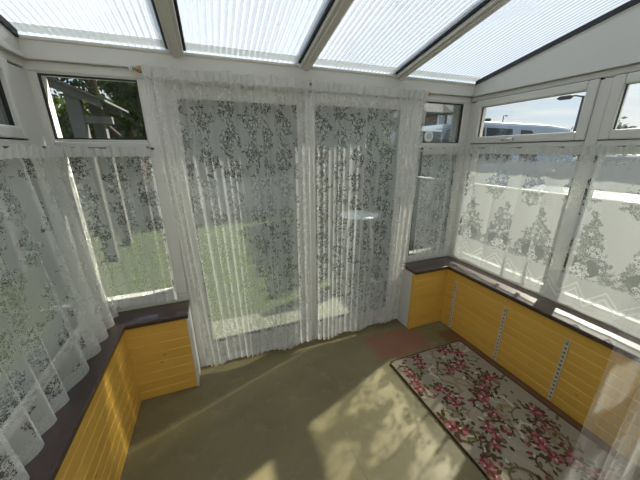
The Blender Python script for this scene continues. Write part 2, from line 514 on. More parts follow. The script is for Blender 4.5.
def pane(plane, face, sign, a0, a1, z0, z1, parent, d=.018):
    m = MB(); framebox(m, plane, face, sign, a0 - .004, a1 + .004, z0 - .004, z1 + .004, d, d + .006)
    p = m.build('pane', MAT_GLASS, parent)
    return p

def glazing(plane, face, sign, a0, a1, z0, z1, parent):
    """bead + gasket + glass for one opening a0..a1, z0..z1"""
    m = MB(); ring(m, plane, face, sign, a0 - .0165, a1 + .0165, z0 - .0165, z1 + .0165, .011, .006, .016)
    m.build('glazing_bead', MAT_PVC, parent, bevel=.004)
    m = MB(); ring(m, plane, face, sign, a0 - .006, a1 + .006, z0 - .006, z1 + .006, .0075, .009, .026)
    m.build('gasket', MAT_GASKET, parent)
    pane(plane, face, sign, a0, a1, z0, z1, parent)

def handle(plane, face, sign, a, z, parent):
    m = MB()
    def P(da, dd, dz):
        return (a + da, face - sign * dd, z + dz) if plane == 'y' else (face - sign * dd, a + da, z + dz)
    m.tube([P(0, -.004, 0), P(0, .014, 0)], .013, 12)
    m.tube([P(0, .012, 0), P(0, .026, 0)], .008, 10)
    m.tube([P(-.008, .026, .002), P(.03, .028, -.002), P(.07, .027, -.006)], [.008, .0075, .006], 10)
    m.build('handle', MAT_CHROME, parent)

def window(name, plane, face, sign, lo, hi, bays, top_sash):
    """bays: list of (a0,a1) clear glass widths of the lower lights"""
    base = (0, face, ZS) if plane == 'y' else (face, 0, ZS)
    w = empty(name, base, kind='structure')
    zl0, zl1 = .668, 1.585
    fr = MB()
    # outer frame: jambs, sill rail, head, transom
    framebox(fr, plane, face, sign, lo, hi, ZS, zl0 - .012)
    framebox(fr, plane, face, sign, lo, hi, 1.995 if top_sash else 1.985, ZH)
    ends = [lo] + [x for b in bays for x in b] + [hi]
    for i in range(0, len(ends), 2):
        framebox(fr, plane, face, sign, ends[i] - (0 if i == 0 else -.012), ends[i + 1] - (.012 if i < len(ends) - 2 else 0), zl0 - .012, 1.985)
    f = fr.build('frame', MAT_PVC, w, bevel=.006)
    tr = MB()
    for (a0, a1) in bays:
        framebox(tr, plane, face, sign, a0 - .012, a1 + .012, zl1 + .012, 1.655, -.002, FT)
    tr.build('transom', MAT_PVC, w, bevel=.008)
    for (a0, a1) in bays:
        glazing(plane, face, sign, a0, a1, zl0, zl1, w)
        if top_sash:
            s = MB(); ring(s, plane, face, sign, a0 - .012, a1 + .012, 1.660, 1.992, .052, -.012, .05)
            so = s.build('sash', MAT_PVC, w, bevel=.007)
            m = MB(); ring(m, plane, face, sign, a0 - .016, a1 + .016, 1.656, 1.996, .005, .003, .03)
            m.build('seal', MAT_GASKET, w)
            glazing(plane, face, sign, a0 + .040, a1 - .040, 1.712, 1.94, so)
            handle(plane, face - sign * .012, sign, (a0 + a1) / 2 + .03, 1.684, so)
        else:
            glazing(plane, face, sign, a0, a1, 1.672, 1.972, w)
    return w
window('window_1', 'y', WY, 1, WL, XA - .001, [(-.757, -.338)], False)
window('window_2', 'y', WY, 1, XB + .001, WR, [(1.642, 2.052)], False)
window('window_3', 'x', WR, 1, YB, WY, [(.06, 1.012), (1.10, 1.895)], True)
window('window_4', 'x', WL, -1, YB, WY, [(.02, .87), (.96, 1.79)], True)

for nm, x0, x1 in (('trim_4', WL - .125, WL + .004), ('trim_5', WR - .004, WR + .125)):
    m = MB(); m.box(x0, x1, WY - .004, WY + .125, ZS - .02, ZH + .05); tag(m.build(nm, MAT_PVC2), kind='structure')

# ================================================================== patio door
d = empty('door_1', (.65, WY, 0), kind='structure')
m = MB(); ring(m, 'y', WY, 1, XA, XB, -.02, ZH, .045, 0, .09)
m.build('frame', MAT_PVC, d, bevel=.006)
for i, (a0, a1, g0, g1, dd) in enumerate(((XA + .045, .685, -.146, .593, .045), (.64, XB - .045, .716, 1.418, .0))):
    m = MB()
    z0, z1, gz0, gz1 = .03, 1.98, .165, 1.902
    framebox(m, 'y', WY, 1, a0, g0, z0, z1, dd + .002, dd + .044)
    framebox(m, 'y', WY, 1, g1, a1, z0, z1, dd + .002, dd + .044)
    framebox(m, 'y', WY, 1, g0, g1, z0, gz0, dd + .002, dd + .044)
    framebox(m, 'y', WY, 1, g0, g1, gz1, z1, dd + .002, dd + .044)
    lf = m.build('door_leaf', MAT_PVC, d, bevel=.005)
    m = MB(); ring(m, 'y', WY, 1, g0, g1, gz0, gz1, .007, dd - .001, dd + .03)
    m.build('gasket', MAT_GASKET, lf)
    pane('y', WY, 1, g0, g1, gz0, gz1, lf, d=dd + .016)
    if i:
        m = MB(); m.tube([(1.47, WY + .004, 1.22), (1.47, WY - .03, 1.20), (1.47, WY - .03, 1.02), (1.47, WY + .004, 1.0)], .009, 10)
        m.build('handle', MAT_CHROME, lf)
m = MB(); m.box(1.365, 1.410, WY + .0135, WY + .0155, 1.850, 1.893)
tag(m.build('sticker', plain('white_paper', (.85, .86, .88), .6)), 'small square white sticker in top corner of right door pane', 'sticker')

# ================================================================== eave beam, gables, roof
m = MB(); m.box(WL, WR, WY - .022, WY + .09, ZH, ZE - .012)
m.box(WL, WR, WY - .03, WY - .018, ZE - .026, ZE - .010)
tag(m.build('trim_3', MAT_PVC, bevel=.005), kind='structure')
for nm, x0, x1 in (('wall_gable_left', WL - .05, WL + .012), ('wall_gable_right', WR - .012, WR + .05)):
    m = MB(); m.prism([(YB, ZH), (WY, ZH), (WY, roofz(WY) - .03), (YB, roofz(YB) - .03)], 0, x0, x1)
    # plates under the roof edge
    xi = x1 if nm.endswith('left') else x0
    s = 1 if nm.endswith('left') else -1
    m.prism([(YB, ZH - .001), (WY - .03, ZH - .001), (WY - .03, ZH + .022), (YB, ZH + .022)], 0, min(xi, xi + s * .012), max(xi, xi + s * .012))
    tag(m.build(nm, MAT_PVC, bevel=.003), kind='structure')

ceil = empty('ceiling', (.65, WY, ZE), kind='structure')
def sloped(m, x0, x1, y0, y1, dz0, dz1, mi=0):
    m.hexa([(x0, y0, roofz(y0) + dz0), (x1, y0, roofz(y0) + dz0), (x1, y1, roofz(y1) + dz0), (x0, y1, roofz(y1) + dz0),
            (x0, y0, roofz(y0) + dz1), (x1, y0, roofz(y0) + dz1), (x1, y1, roofz(y1) + dz1), (x0, y1, roofz(y1) + dz1)], mi)
bars = [(-.145, -.072), (.606, .676), (1.342, 1.412)]
YO = WY + .12
for (b0, b1) in bars:
    m = MB(); sloped(m, b0, b1, YB, YO, -.034, .0); sloped(m, b0 - .004, b1 + .004, YB, YO, .028, .05)
    sloped(m, b0 + .02, b1 - .02, YB, YO, -.046, -.03)
    m.build('glazing_bar', MAT_PVC, ceil, bevel=.004)
    for xg0, xg1 in ((b0 - .014, b0 + .001), (b1 - .001, b1 + .014)):
        m = MB(); sloped(m, xg0, xg1, YB, WY - .03, -.012, .001); m.build('gasket', MAT_GASKET, ceil)
for xg0, xg1 in ((WL + .011, WL + .024), (WR - .024, WR - .011)):
    m = MB(); sloped(m, xg0, xg1, YB, WY - .03, -.030, .001); m.build('gasket', MAT_GASKET, ceil)
edges = [WL - .03] + [x for b in bars for x in b] + [WR + .03]
for i in range(0, len(edges), 2):
    x0, x1 = edges[i], edges[i + 1]
    m = MB()
    for dz in (.002, .026):                           # two skins
        m.poly([(x0, YB, roofz(YB) + dz), (x1, YB, roofz(YB) + dz), (x1, YO, roofz(YO) + dz), (x0, YO, roofz(YO) + dz)], 0)
    n = int((x1 - x0) / .031)
    for kx in range(n + 1):                            # webs between them
        x = x0 + (x1 - x0) * kx / n
        m.poly([(x, YB, roofz(YB) + .002), (x, YO, roofz(YO) + .002), (x, YO, roofz(YO) + .026), (x, YB, roofz(YB) + .026)], 1)
    p = m.build('roof_panel', [MAT_POLY, MAT_WEB], ceil, fix=False)
    m = MB(); sloped(m, x0 + .004, x1 - .004, WY - .085, WY - .02, -.001, .0015); m.build('edge_tape', MAT_TAPE, p)
    if i >= 2:
        for q in range(7 if i == 4 else 3):
            x = random.uniform(x0 + .1, x1 - .1); y = random.uniform(1.25, 1.85)
            if q < 3 and i == 4: x, y = [(1.0, 1.60), (.985, 1.68), (1.23, 1.55)][q]
            r = random.uniform(.004, .009)
            mm = MB(); mm.poly([(x + r * random.uniform(.6, 1.2) * math.cos(a), y + r * 1.3 * random.uniform(.6, 1.2) * math.sin(a),
                             roofz(y) + .0268 ) for a in [2 * PI * j / 9 for j in range(9)]])
            mm.build('dirt_speck', MAT_DIRT, p)

# ================================================================== curtain rails and curtains
MAT_BRASS = plain('aged_brass', (.35, .22, .08), .38, .85, var=.25, scale=30)
MAT_CANE = plain('brown_cane', (.30, .185, .085), .5, var=.35, scale=25)
MAT_BROWNROD = plain('dark_brown_rod', (.06, .042, .03), .5, var=.3, scale=25)

t = empty('curtain_pole', (.65, 1.90, 2.022), 'long brown curtain pole above the patio door', 'curtain pole')
m = MB(); m.tube([(-.285 + 1.91 * i / 30, 1.920, 2.021 + .0025 * math.sin(i * .8)) for i in range(31)], .0085, 10); m.build('pole', MAT_CANE, t)
for x in (-.30, 1.632):
    m = MB(); s = -1 if x < 0 else 1
    m.tube([(x - s * .03, 1.920, 2.022), (x - s * .012, 1.920, 2.022), (x, 1.920, 2.022), (x + s * .016, 1.920, 2.022), (x + s * .022, 1.920, 2.022)], [.011, .017, .019, .013, .004], 12)
    m.build('finial', MAT_CANE, t)
for x in (-.345, 1.60, .66):
    m = MB(); m.tube([(x, 1.936, 2.028), (x, 1.915, 2.033), (x, 1.907, 2.02), (x, 1.912, 2.009)], .004, 8); m.box(x - .008, x + .008, 1.93, 1.94, 2.01, 2.045)
    m.build('hook', MAT_PVC2 if x < 0 else MAT_BRASS, t)

def cafe_rod(p0, p1, label, hooks):
    p0, p1 = Vector(p0), Vector(p1)
    t = empty('curtain_rod', (p0 + p1) / 2, label, 'curtain rod')
    m = MB(); m.tube([p0 + (p1 - p0) * i / 12 for i in range(13)], .0065, 8); m.build('rod', MAT_BROWNROD, t)
    for f, n in hooks:
        c = p0 + (p1 - p0) * f; n = Vector(n)
        m = MB(); m.tube([c + n * .058, c + n * .02, c + Vector((0, 0, .010)), c - n * .009, c + Vector((0, 0, -.010))], .0045, 8)
        m.build('hook', MAT_BRASS, t)
ZR = 1.618
cafe_rod((WL + .03, 1.925, ZR), (-.30, 1.925, ZR), 'short brown curtain rod across the window left of the patio door', [(.1, (0, 1, 0)), (.93, (0, 1, 0))])
cafe_rod((1.60, 1.925, ZR), (WR - .03, 1.925, ZR), 'short brown curtain rod across the narrow window right of the patio door', [(.08, (0, 1, 0)), (.92, (0, 1, 0))])
cafe_rod((WR - .040, YB + .1, ZR), (WR - .040, 1.885, ZR), 'long brown curtain rod along the right wall of windows', [(.98, (1, 0, 0)), (.665, (1, 0, 0)), (.3, (1, 0, 0))])
cafe_rod((WL + .040, YB + .1, ZR), (WL + .040, 1.885, ZR), 'long brown curtain rod along the left wall of windows', [(.98, (-1, 0, 0)), (.63, (-1, 0, 0)), (.3, (-1, 0, 0))])

def curtain(label, A0, A1, B0, B1, normal, folds, at, ab, lap, mat, seed, hh=.05, group=None, **kw):
    base = ((B0[0] + B1[0]) / 2, (B0[1] + B1[1]) / 2, B0[2])
    t = empty('lace_curtain', base, label, 'curtain', group)
    cloth('fabric', A0, A1, B0, B1, normal, folds, at, ab, lap, mat, t, seed=seed, **kw)
    W = (Vector(A1) - Vector(A0)).length
    heading(A0, A1, normal, hh, W * 22, .010, t, seed + 50)
    return t
# patio door pair
curtain('wide floor-length lace curtain over the left door leaf', (-.285, 1.895, 2.012), (.650, 1.893, 2.012), (-.20, 1.875, .075), (.640, 1.875, .055), (0, -1, 0), 19, .012, .026, .0135, LACE, 3, nv=60, hem=.03, nu=560, drift=.5)
curtain('floor-length lace curtain over the right door leaf', (.662, 1.890, 2.008), (1.60, 1.890, 2.008), (.672, 1.872, .055), (1.515, 1.872, .085), (0, -1, 0), 18, .012, .026, .0135, LACE, 8, nv=60, hem=.03, nu=560, drift=.5)
# half curtains
curtain('half-height lace curtain on the window left of the door', (-.755, 1.90, 1.605), (-.31, 1.90, 1.605), (-.715, 1.905, .655), (-.315, 1.905, .64), (0, -1, 0), 8, .008, .016, .012, LACE, 15, nv=36, hem=.012, nu=200, drift=.4)
curtain('narrow half-height lace curtain right of the door', (1.615, 1.90, 1.605), (2.07, 1.90, 1.605), (1.625, 1.905, .65), (2.06, 1.905, .65), (0, -1, 0), 8, .008, .016, .012, LACE, 22, nv=36, hem=.012, nu=200, drift=.4)
curtain('gathered half-height lace curtain along the left wall', (WL + .072, 1.88, 1.605), (WL + .072, .0, 1.605), (WL + .115, 1.87, .612), (WL + .145, .0, .625), (1, 0, 0), 15, .012, .040, .030, LACE, 31, nv=40, hem=.014, nu=560, drift=.4)
curtain('half-height lace curtain with zigzag border along the right wall', (WR - .072, 1.875, 1.605), (WR - .072, .0, 1.605), (WR - .07, 1.875, .655), (WR - .085, .0, .63), (-1, 0, 0), 10, .008, .014, .048, LACE_BORDER, 40, nv=50, hem=.012, hemfreq=9, nu=420, drift=.3)
# plain voile close by the camera on the right
t = empty('voile_curtain', (1.5, .28, .03), 'plain sheer voile curtain hanging in the near right corner', 'curtain')
cloth('fabric', (.955, .30, 2.22), (2.00, .30, 2.22), (.955, .30, .03), (2.00, .30, .03), (0, -1, 0), 4.6, .012, .022, .05, VOILE, t, nv=40, seed=12, hem=.0, nu=200)
cloth('fabric', (1.20, .272, 2.22), (2.02, .272, 2.22), (1.20, .272, .03), (2.02, .272, .03), (0, -1, 0), 5, .010, .020, .045, VOILE, t, nv=40, seed=19, hem=.0, nu=200)
t = empty('voile_rod', (1.5, .30, 2.235), 'slim white rod carrying the voile in the near right corner', 'curtain rod')
m = MB(); m.tube([(.93, .30, 2.235), (1.5, .30, 2.236), (WR - .012, .30, 2.235)], .008, 10); m.build('rod', MAT_PVC2, t)
m = MB(); m.tube([(.90, .30, 2.235), (.915, .30, 2.235), (.932, .30, 2.235)], [.006, .016, .009], 12); m.build('finial', MAT_PVC2, t)

# ================================================================== rug
def mat_rug(name, c1, c2):
    k = NT(name); p = k.pos()
    a = k.noise(p, 400., 2.); b = k.noise(p, 14., 3.)
    c = k.mixc(a, c1, c2)
    c = k.mixc(k.M('MULTIPLY', b, .3), c, tuple(x * .8 for x in c1))
    k.bsdf(c, .95, spec=.1, bump=a, bstr=.5, bdist=.003)
    return k.m
RUGM = [mat_rug('rug_cream', (.35, .305, .23), (.25, .215, .155)), mat_rug('rug_brown', (.10, .055, .03), (.065, .035, .02)),
        mat_rug('rug_rose', (.25, .06, .068), (.17, .035, .042)), mat_rug('rug_pink', (.37, .165, .155), (.29, .11, .11)),
        mat_rug('rug_tan', (.30, .215, .135), (.22, .155, .095)), mat_rug('rug_olive', (.16, .13, .065), (.11, .09, .045)), mat_rug('rug_pale', (.52, .47, .38), (.42, .38, .30))]
RX0, RX1, RY0, RY1 = 1.140, 1.875, -.20, 1.472
rug = empty('floral_rug', ((RX0 + RX1) / 2, (RY0 + RY1) / 2, 0), 'cream runner rug with pink roses and brown scrolls beside the right wall', 'rug')
def rrect(x0, x1, y0, y1, r, n=6):
    pts = []
    for cx, cy, a0 in ((x1 - r, y0 + r, -PI / 2), (x1 - r, y1 - r, 0), (x0 + r, y1 - r, PI / 2), (x0 + r, y0 + r, PI)):
        for i in range(n + 1):
            a = a0 + PI / 2 * i / n; pts.append((cx + r * math.cos(a), cy + r * math.sin(a)))
    return pts
ZT = .011
rm = MB(); rm.prism(rrect(RX0, RX1, RY0, RY1, .03), 2, .0008, ZT, 0)
lay = [0]
def shape(pts, mi):
    lay[0] += 1
    z = ZT + .0002 + .0000014 * lay[0]
    pts = [(min(max(x, RX0 + .012), RX1 - .012), min(max(y, RY0 + .012), RY1 - .012), z) for x, y in pts]
    try: rm.poly(pts, mi)
    except Exception: pass
def leaf(x, y, a, L, w, mi):
    out = []
    for i in range(7):
        t_ = i / 6; out.append((t_ * L, w * math.sin(PI * t_) ** .8))
    for i in range(5, 0, -1):
        t_ = i / 6; out.append((t_ * L, -w * math.sin(PI * t_) ** .8))
    c, s = math.cos(a), math.sin(a)
    shape([(x + c * p - s * q, y + s * p + c * q) for p, q in out], mi)
def stroke(pts, w, mi):
    for i in range(len(pts) - 1):
        (x0, y0), (x1, y1) = pts[i], pts[i + 1]
        dx, dy = x1 - x0, y1 - y0; l = math.hypot(dx, dy) or 1e-6
        w0 = w * (1 - .75 * i / len(pts)); w1 = w * (1 - .75 * (i + 1) / len(pts))
        nx, ny = -dy / l, dx / l
        shape([(x0 + nx * w0, y0 + ny * w0), (x0 - nx * w0, y0 - ny * w0), (x1 - nx * w1, y1 - ny * w1), (x1 + nx * w1, y1 + ny * w1)], mi)
def scroll(x, y, a, R, turn, mi, w):
    pts = []; px_, py_ = x, y
    for i in range(22):
        pts.append((px_, py_)); a += turn * (.10 + .018 * i); st = R * (.22 - .0075 * i)
        px_ += math.cos(a) * st; py_ += math.sin(a) * st
    stroke(pts, w, mi)
    for j in (4, 8, 12):
        q = pts[j]; leaf(q[0], q[1], a * 0 + math.atan2(pts[j + 1][1] - q[1], pts[j + 1][0] - q[0]) - turn * .9, R * .42, R * .085, mi)
def rose(x, y, R):
    for i in range(7):
        a = random.uniform(0, 2 * PI); leaf(x + .55 * R * math.cos(a), y + .55 * R * math.sin(a), a + random.uniform(-.4, .4), R * random.uniform(.8, 1.15), R * .22, random.choice((1, 1, 5)))
    n = 6; o = random.uniform(0, 6)
    for i in range(n):
        a = o + 2 * PI * i / n
        cx, cy = x + .52 * R * math.cos(a), y + .52 * R * math.sin(a)
        shape([(cx + R * .36 * math.cos(b), cy + R * .36 * math.sin(b)) for b in [2 * PI * j / 10 for j in range(10)]], 3 if i % 2 else 2)
    for i in range(4):
        a = o + .5 + 2 * PI * i / 4
        leaf(x + .1 * R * math.cos(a), y + .1 * R * math.sin(a), a + .6, R * .5, R * .15, (2, 3, 2, 6)[i])
    shape([(x + R * .16 * math.cos(b), y + R * .16 * math.sin(b)) for b in [2 * PI * j / 8 for j in range(8)]], 1)
rr = random.Random(5)
W_, yy = RX1 - RX0, RY1
row = 0
while yy > RY0 + .05:
    for q in range(3):
        cx = (.16, .50, .84)[q] if row % 2 == 0 else (.0, .34, .68)[q] + .02
        x = RX0 + W_ * cx + rr.uniform(-.025, .025); y = yy - .07 + rr.uniform(-.02, .02)
        s_ = rr.choice((1, -1))
        if (q + row) % 3 != 2:
            # acanthus scrolls around a pale medallion
            ox, oy = x + .02, y - .075
            scroll(ox, oy, rr.uniform(0, 6.2), .085, s_, 4, .014)
            scroll(ox + .04 * s_, oy + .02, rr.uniform(0, 6.2), .08, -s_, 5, .009)
            scroll(ox - .03 * s_, oy - .02, rr.uniform(0, 6.2), .065, s_, 1, .008)
        else:
            for i in range(3): scroll(x + rr.uniform(-.03, .03), y - .07 + rr.uniform(-.03, .03), rr.uniform(0, 6.2), .07, s_, (4, 6, 5)[i], (.013, .009, .005)[i])
        for i in range(9):
            a = rr.uniform(0, 2 * PI); leaf(x + rr.uniform(-.12, .12), y + rr.uniform(-.09, .09), a, rr.uniform(.022, .045), rr.uniform(.005, .010), rr.choice((1, 1, 4, 5, 5, 6)))
    for q in range(2):
        cx = (.26, .76)[q] if row % 2 == 0 else (.10, .55)[q]
        x = RX0 + W_ * cx + rr.uniform(-.04, .04); y = yy - .07 + rr.uniform(-.025, .025)
        a0 = rr.uniform(0, PI)
        for i in range(16):
            a = rr.uniform(0, 2 * PI); r_ = rr.uniform(.03, .105)
            leaf(x + r_ * math.cos(a), y + r_ * math.sin(a), a + rr.uniform(-.5, .5), rr.uniform(.025, .045), .010, rr.choice((1, 1, 1, 5, 2)))
        for j in range(3):
            rose(x + (j - 1.) * .06 * math.cos(a0) + rr.uniform(-.02, .02), y + (j - 1.) * .06 * math.sin(a0) + rr.uniform(-.02, .02), rr.uniform(.032, .045))
    yy -= .165; row += 1
rm.build('pile', RUGM, rug, fix=False)
m = MB()
o_ = rrect(RX0, RX1, RY0, RY1, .03); i_ = rrect(RX0 + .008, RX1 - .008, RY0 + .008, RY1 - .008, .024)
n = len(o_)
for k_ in range(n):
    a, b, c_, e = o_[k_], o_[(k_ + 1) % n], i_[(k_ + 1) % n], i_[k_]
    m.hexa([(*a, .0006), (*b, .0006), (*c_, .0006), (*e, .0006), (*a, .0125), (*b, .0125), (*c_, .0132), (*e, .0132)])
m.build('binding', RUGM[1], rug)

# ================================================================== slotted shelf uprights on the right wall
MAT_UPR = plain('white_painted_steel', (.62, .57, .44), .45, var=.08)
MAT_SLOT = plain('dark_slot', (.16, .10, .03), .7)
def upright(y):
    t = empty('shelf_upright', (XR, y, .02))
    m = MB(); w = .0115
    m.box(XR - .011, XR, y - w, y - w + .0035, .02, .49); m.box(XR - .011, XR, y + w - .0035, y + w, .02, .49)
    z = .02
    for i in range(15):                                # rungs between the slots
        m.box(XR - .011, XR - .009, y - w + .0035, y + w - .0035, z, z + .019); z += .032
    m.box(XR - .011, XR - .009, y - w + .0035, y + w - .0035, .468, .49)
    m.build('channel', MAT_UPR, t)
    m = MB(); m.box(XR - .003, XR - .0005, y - w + .0035, y + w - .0035, .022, .488); m.build('slot_back', MAT_SLOT, t)
    for zz in (.05, .46):
        m = MB(); m.tube([(XR - .0105, y, zz), (XR - .0135, y, zz)], .0042, 10); m.build('screw', MAT_CHROME, t)
    return t
U0 = upright(1.648)
tag(U0, 'slotted white shelf upright on right wall nearest the patio door', 'shelf upright', 'shelf uprights screwed to the right wall')
for y, lb in ((1.187, 'middle slotted white shelf upright of three on right wall'), (.787, 'slotted white shelf upright on right wall nearest the camera')):
    c = copy_tree(U0); c.location = (XR, y, .02); c['label'] = lb

# ================================================================== outside
GZ = -.15; RZ = .15
def mat_grass():
    k = NT('lawn_grass'); p = k.pos()
    a = k.noise(p, 1.2, 5.); b = k.noise(p, 40., 4.)
    c = k.mixc(a, (.040, .052, .022), (.08, .09, .044)); c = k.mixc(k.M('MULTIPLY', b, .5), c, (.06, .10, .02))
    k.bsdf(c, .9, bump=b, bstr=.8, bdist=.05); return k.m
def mat_gravel():
    k = NT('pale_gravel'); p = k.pos()
    v = k.voro(p, 38.); a = k.noise(p, 1.5, 4.)
    c = k.mixc(v.outputs['Distance'], (.20, .195, .165), (.10, .095, .08)); c = k.mixc(k.M('MULTIPLY', a, .5), c, (.18, .20, .12))
    k.bsdf(c, .9, bump=v.outputs['Distance'], bstr=.6, bdist=.02); return k.m
MAT_ASPH = plain('grey_asphalt', (.10, .10, .098), .9, var=.2, scale=3, bump=.4)
MAT_RENDER = plain('white_render', (.78, .78, .76), .8, var=.06, scale=4, bump=.3)
m = MB(); m.box(-30, 2.88, 2.8, 40, GZ - .2, GZ); m.box(-30, WL - .3, -12, 2.8, GZ - .2, GZ)
tag(m.build('lawn', mat_grass()), kind='structure')
m = MB(); m.box(WL - .3, 2.88, WY + .10, 2.8, GZ - .2, GZ + .005)
tag(m.build('gravel_path', mat_gravel()), kind='structure')
m = MB(); m.box(2.88, 70, -12, 70, RZ - .5, RZ)
tag(m.build('road', MAT_ASPH), kind='structure')
m = MB(); m.box(WL - .3, 2.88, -12, YB - .001, GZ - .2, -.02)
tag(m.build('ground_house', plain('pale_concrete', (.5, .49, .45), .9)), kind='structure')
# boundary wall beside the right-hand windows
m = MB(); m.box(2.90, 2.95, -3., 3.5, GZ, 1.215); m.box(2.892, 2.958, -3., 3.52, 1.215, 1.232, 1)
tag(m.build('boundary_wall', [plain('grey_wall_render', (.26, .27, .25), .85, var=.12, scale=3, bump=.3), plain('pale_coping', (.55, .545, .52), .8)], bevel=.008), 'long grey rendered boundary wall with pale coping outside right windows', 'wall')
# low pale garden wall at the back of the lawn
m = MB(); m.box(-7, 2.5, 8.0, 8.2, GZ, .85); m.box(-7, 2.5, 7.96, 8.24, .85, .91)
tag(m.build('garden_wall', plain('grey_render', (.33, .33, .30), .85, var=.3, scale=2), bevel=.01), 'low grey garden wall across the back of the lawn', 'wall')

# foliage
def mat_leaf(name, c1, c2):
    k = NT(name); p = k.pos()
    a = k.noise(p, 9., 2.)
    col = k.mixc(a, c1, c2)
    df = k.n('ShaderNodeBsdfDiffuse'); tl = k.n('ShaderNodeBsdfTranslucent')
    k.put(df.inputs[0], col); k.put(tl.inputs[0], col)
    mx = k.n('ShaderNodeMixShader'); mx.inputs[0].default_value = .3
    k.t.links.new(df.outputs[0], mx.inputs[1]); k.t.links.new(tl.outputs[0], mx.inputs[2]); k.t.links.new(mx.outputs[0], k.out.inputs[0])
    return k.m
LEAF_D = mat_leaf('dark_ivy_leaves', (.025, .045, .012), (.07, .10, .025))
LEAF_M = mat_leaf('green_leaves', (.05, .085, .02), (.13, .17, .045))
LEAF_Y = mat_leaf('yellow_green_leaves', (.22, .25, .06), (.36, .36, .12))
LEAF_G = mat_leaf('grey_twigs', (.16, .15, .13), (.24, .22, .19))
MAT_BARK = plain('brown_bark', (.085, .06, .04), .95, var=.35, scale=8, bump=.8)
def leaves(pts_fn, n, size, mat, parent, name='foliage', seed=1):
    rs = np.random.RandomState(seed)
    c = np.array([pts_fn(rs) for _ in range(n)])
    a = rs.normal(size=(n, 3)); a /= np.linalg.norm(a, axis=1)[:, None]
    b = np.cross(a, rs.normal(size=(n, 3))); b /= np.linalg.norm(b, axis=1)[:, None]
    s = size * rs.uniform(.6, 1.3, (n, 1))
    V = np.stack([c - a * s, c + b * s * .55, c + a * s, c - b * s * .55], 1).reshape(-1, 3)
    V -= np.array(ORG[parent.name])
    me = bpy.data.meshes.new(name); me.from_pydata(V.tolist(), [], np.arange(n * 4).reshape(n, 4).tolist())
    me.materials.append(mat)
    o = bpy.data.objects.new(name, me); link(o, parent); ORG[o.name] = ORG[parent.name]
    return o
def blob(c, r):
    def f(rs):
        v = rs.normal(size=3); v /= np.linalg.norm(v)
        return np.array(c) + v * np.array(r) * rs.uniform(.55, 1.0) * (1 + .25 * math.sin(v[0] * 7) * math.cos(v[2] * 6))
    return f
def blobs(lst):
    fs = [blob(c, r) for c, r in lst]
    return lambda rs: fs[rs.randint(len(fs))](rs)
# hedge behind the garden wall
t = empty('hedge', (2.5, 9.4, GZ), 'tall dark green hedge behind the garden wall', 'hedge')
leaves(lambda rs: np.array([rs.uniform(-1.0, 6.2), 9.4 + rs.uniform(-.6, .4), GZ + rs.uniform(0, 1) ** .85 * 4.1]), 14000, .085, LEAF_D, t, seed=3)
m = MB(); m.box(-1.1, 6.1, 9.35, 9.6, GZ, 3.6); m.build('branches', MAT_BARK, t)
t = empty('ivy_fence', (-3.4, 9.0, GZ), 'ivy covered fence behind the pergola', 'ivy')
leaves(lambda rs: np.array([rs.uniform(-6.5, -1.3), 8.8 + rs.uniform(-.4, .3), GZ + rs.uniform(0, 1) ** .85 * 2.95]), 9000, .085, LEAF_M, t, seed=23)
m = MB(); m.box(-6.5, -1.35, 8.8, 8.9, GZ, 2.5); m.build('boards', MAT_BARK, t)
def tree(label, x, y, H, crown, n, mat, r, seed, size=.09):
    t = empty('tree', (x, y, GZ), label, 'tree')
    m = MB(); m.tube([(x, y, GZ), (x + .05, y, GZ + H * .4), (x - .04, y + .05, GZ + H * .75), (x, y, GZ + H * .95)], [r, r * .8, r * .5, r * .15], 10)
    rs = random.Random(seed)
    for i in range(9):
        z = H * rs.uniform(.35, .8); a = rs.uniform(0, 6.3); L = H * .28
        m.tube([(x, y, GZ + z), (x + math.cos(a) * L * .5, y + math.sin(a) * L * .5, GZ + z + L * .4), (x + math.cos(a) * L, y + math.sin(a) * L, GZ + z + L * .7)], [r * .35, r * .22, r * .06], 7)
    m.build('trunk', MAT_BARK, t)
    leaves(blobs(crown), n, size, mat, t, seed=seed)
tree('dark tree standing just right of the pergola', -1.55, 7.55, 4.8, [((-1.45, 7.55, 3.0), (.5, .5, .7)), ((-1.0, 7.6, 3.8), (.9, .6, .7)), ((-1.35, 7.55, 2.3), (.28, .3, .7))], 3600, LEAF_D, .12, 4, .07)
tree('tall dark tree beyond the ivy covered fence', -3.0, 11.0, 6., [((-2.9, 11., 3.7), (1.3, .6, .75)), ((-3.9, 11., 4.6), (1.1, .8, .7)), ((-1.9, 11.1, 5.0), (.8, .6, .5)), ((-4.4, 11., 3.0), (.9, .6, 1.2))], 4200, LEAF_D, .16, 9, .07)
t = empty('side_hedge', (2.75, 4.8, GZ), 'clipped evergreen hedge at the right end of the lawn', 'hedge')
leaves(lambda rs: np.array([2.75 + rs.uniform(-.1, .1), rs.uniform(3.85, 7.5), GZ + rs.uniform(0, 1.9)]), 6000, .055, LEAF_D, t, seed=41)
m = MB(); m.box(2.71, 2.79, 3.95, 7.4, GZ, 1.5); m.build('branches', MAT_BARK, t)
# sunlit shrub behind the right door leaf
t = empty('shrub', (3.15 - .9, 5.4, GZ), 'sunlit yellow-green shrub on the lawn behind the garden table', 'shrub')
leaves(blobs([((2.15, 5.5, .45), (.34, .3, .5)), ((1.75, 5.7, .25), (.35, .3, .4)), ((2.1, 5.5, .8), (.22, .2, .25))]), 1600, .045, LEAF_Y, t, seed=12)
m = MB(); m.tube([(2.2, 5.5, GZ), (2.15, 5.5, .5)], [.03, .015], 8); m.tube([(2.18, 5.5, GZ), (1.9, 5.6, .35)], [.025, .01], 8); m.build('stem', MAT_BARK, t)
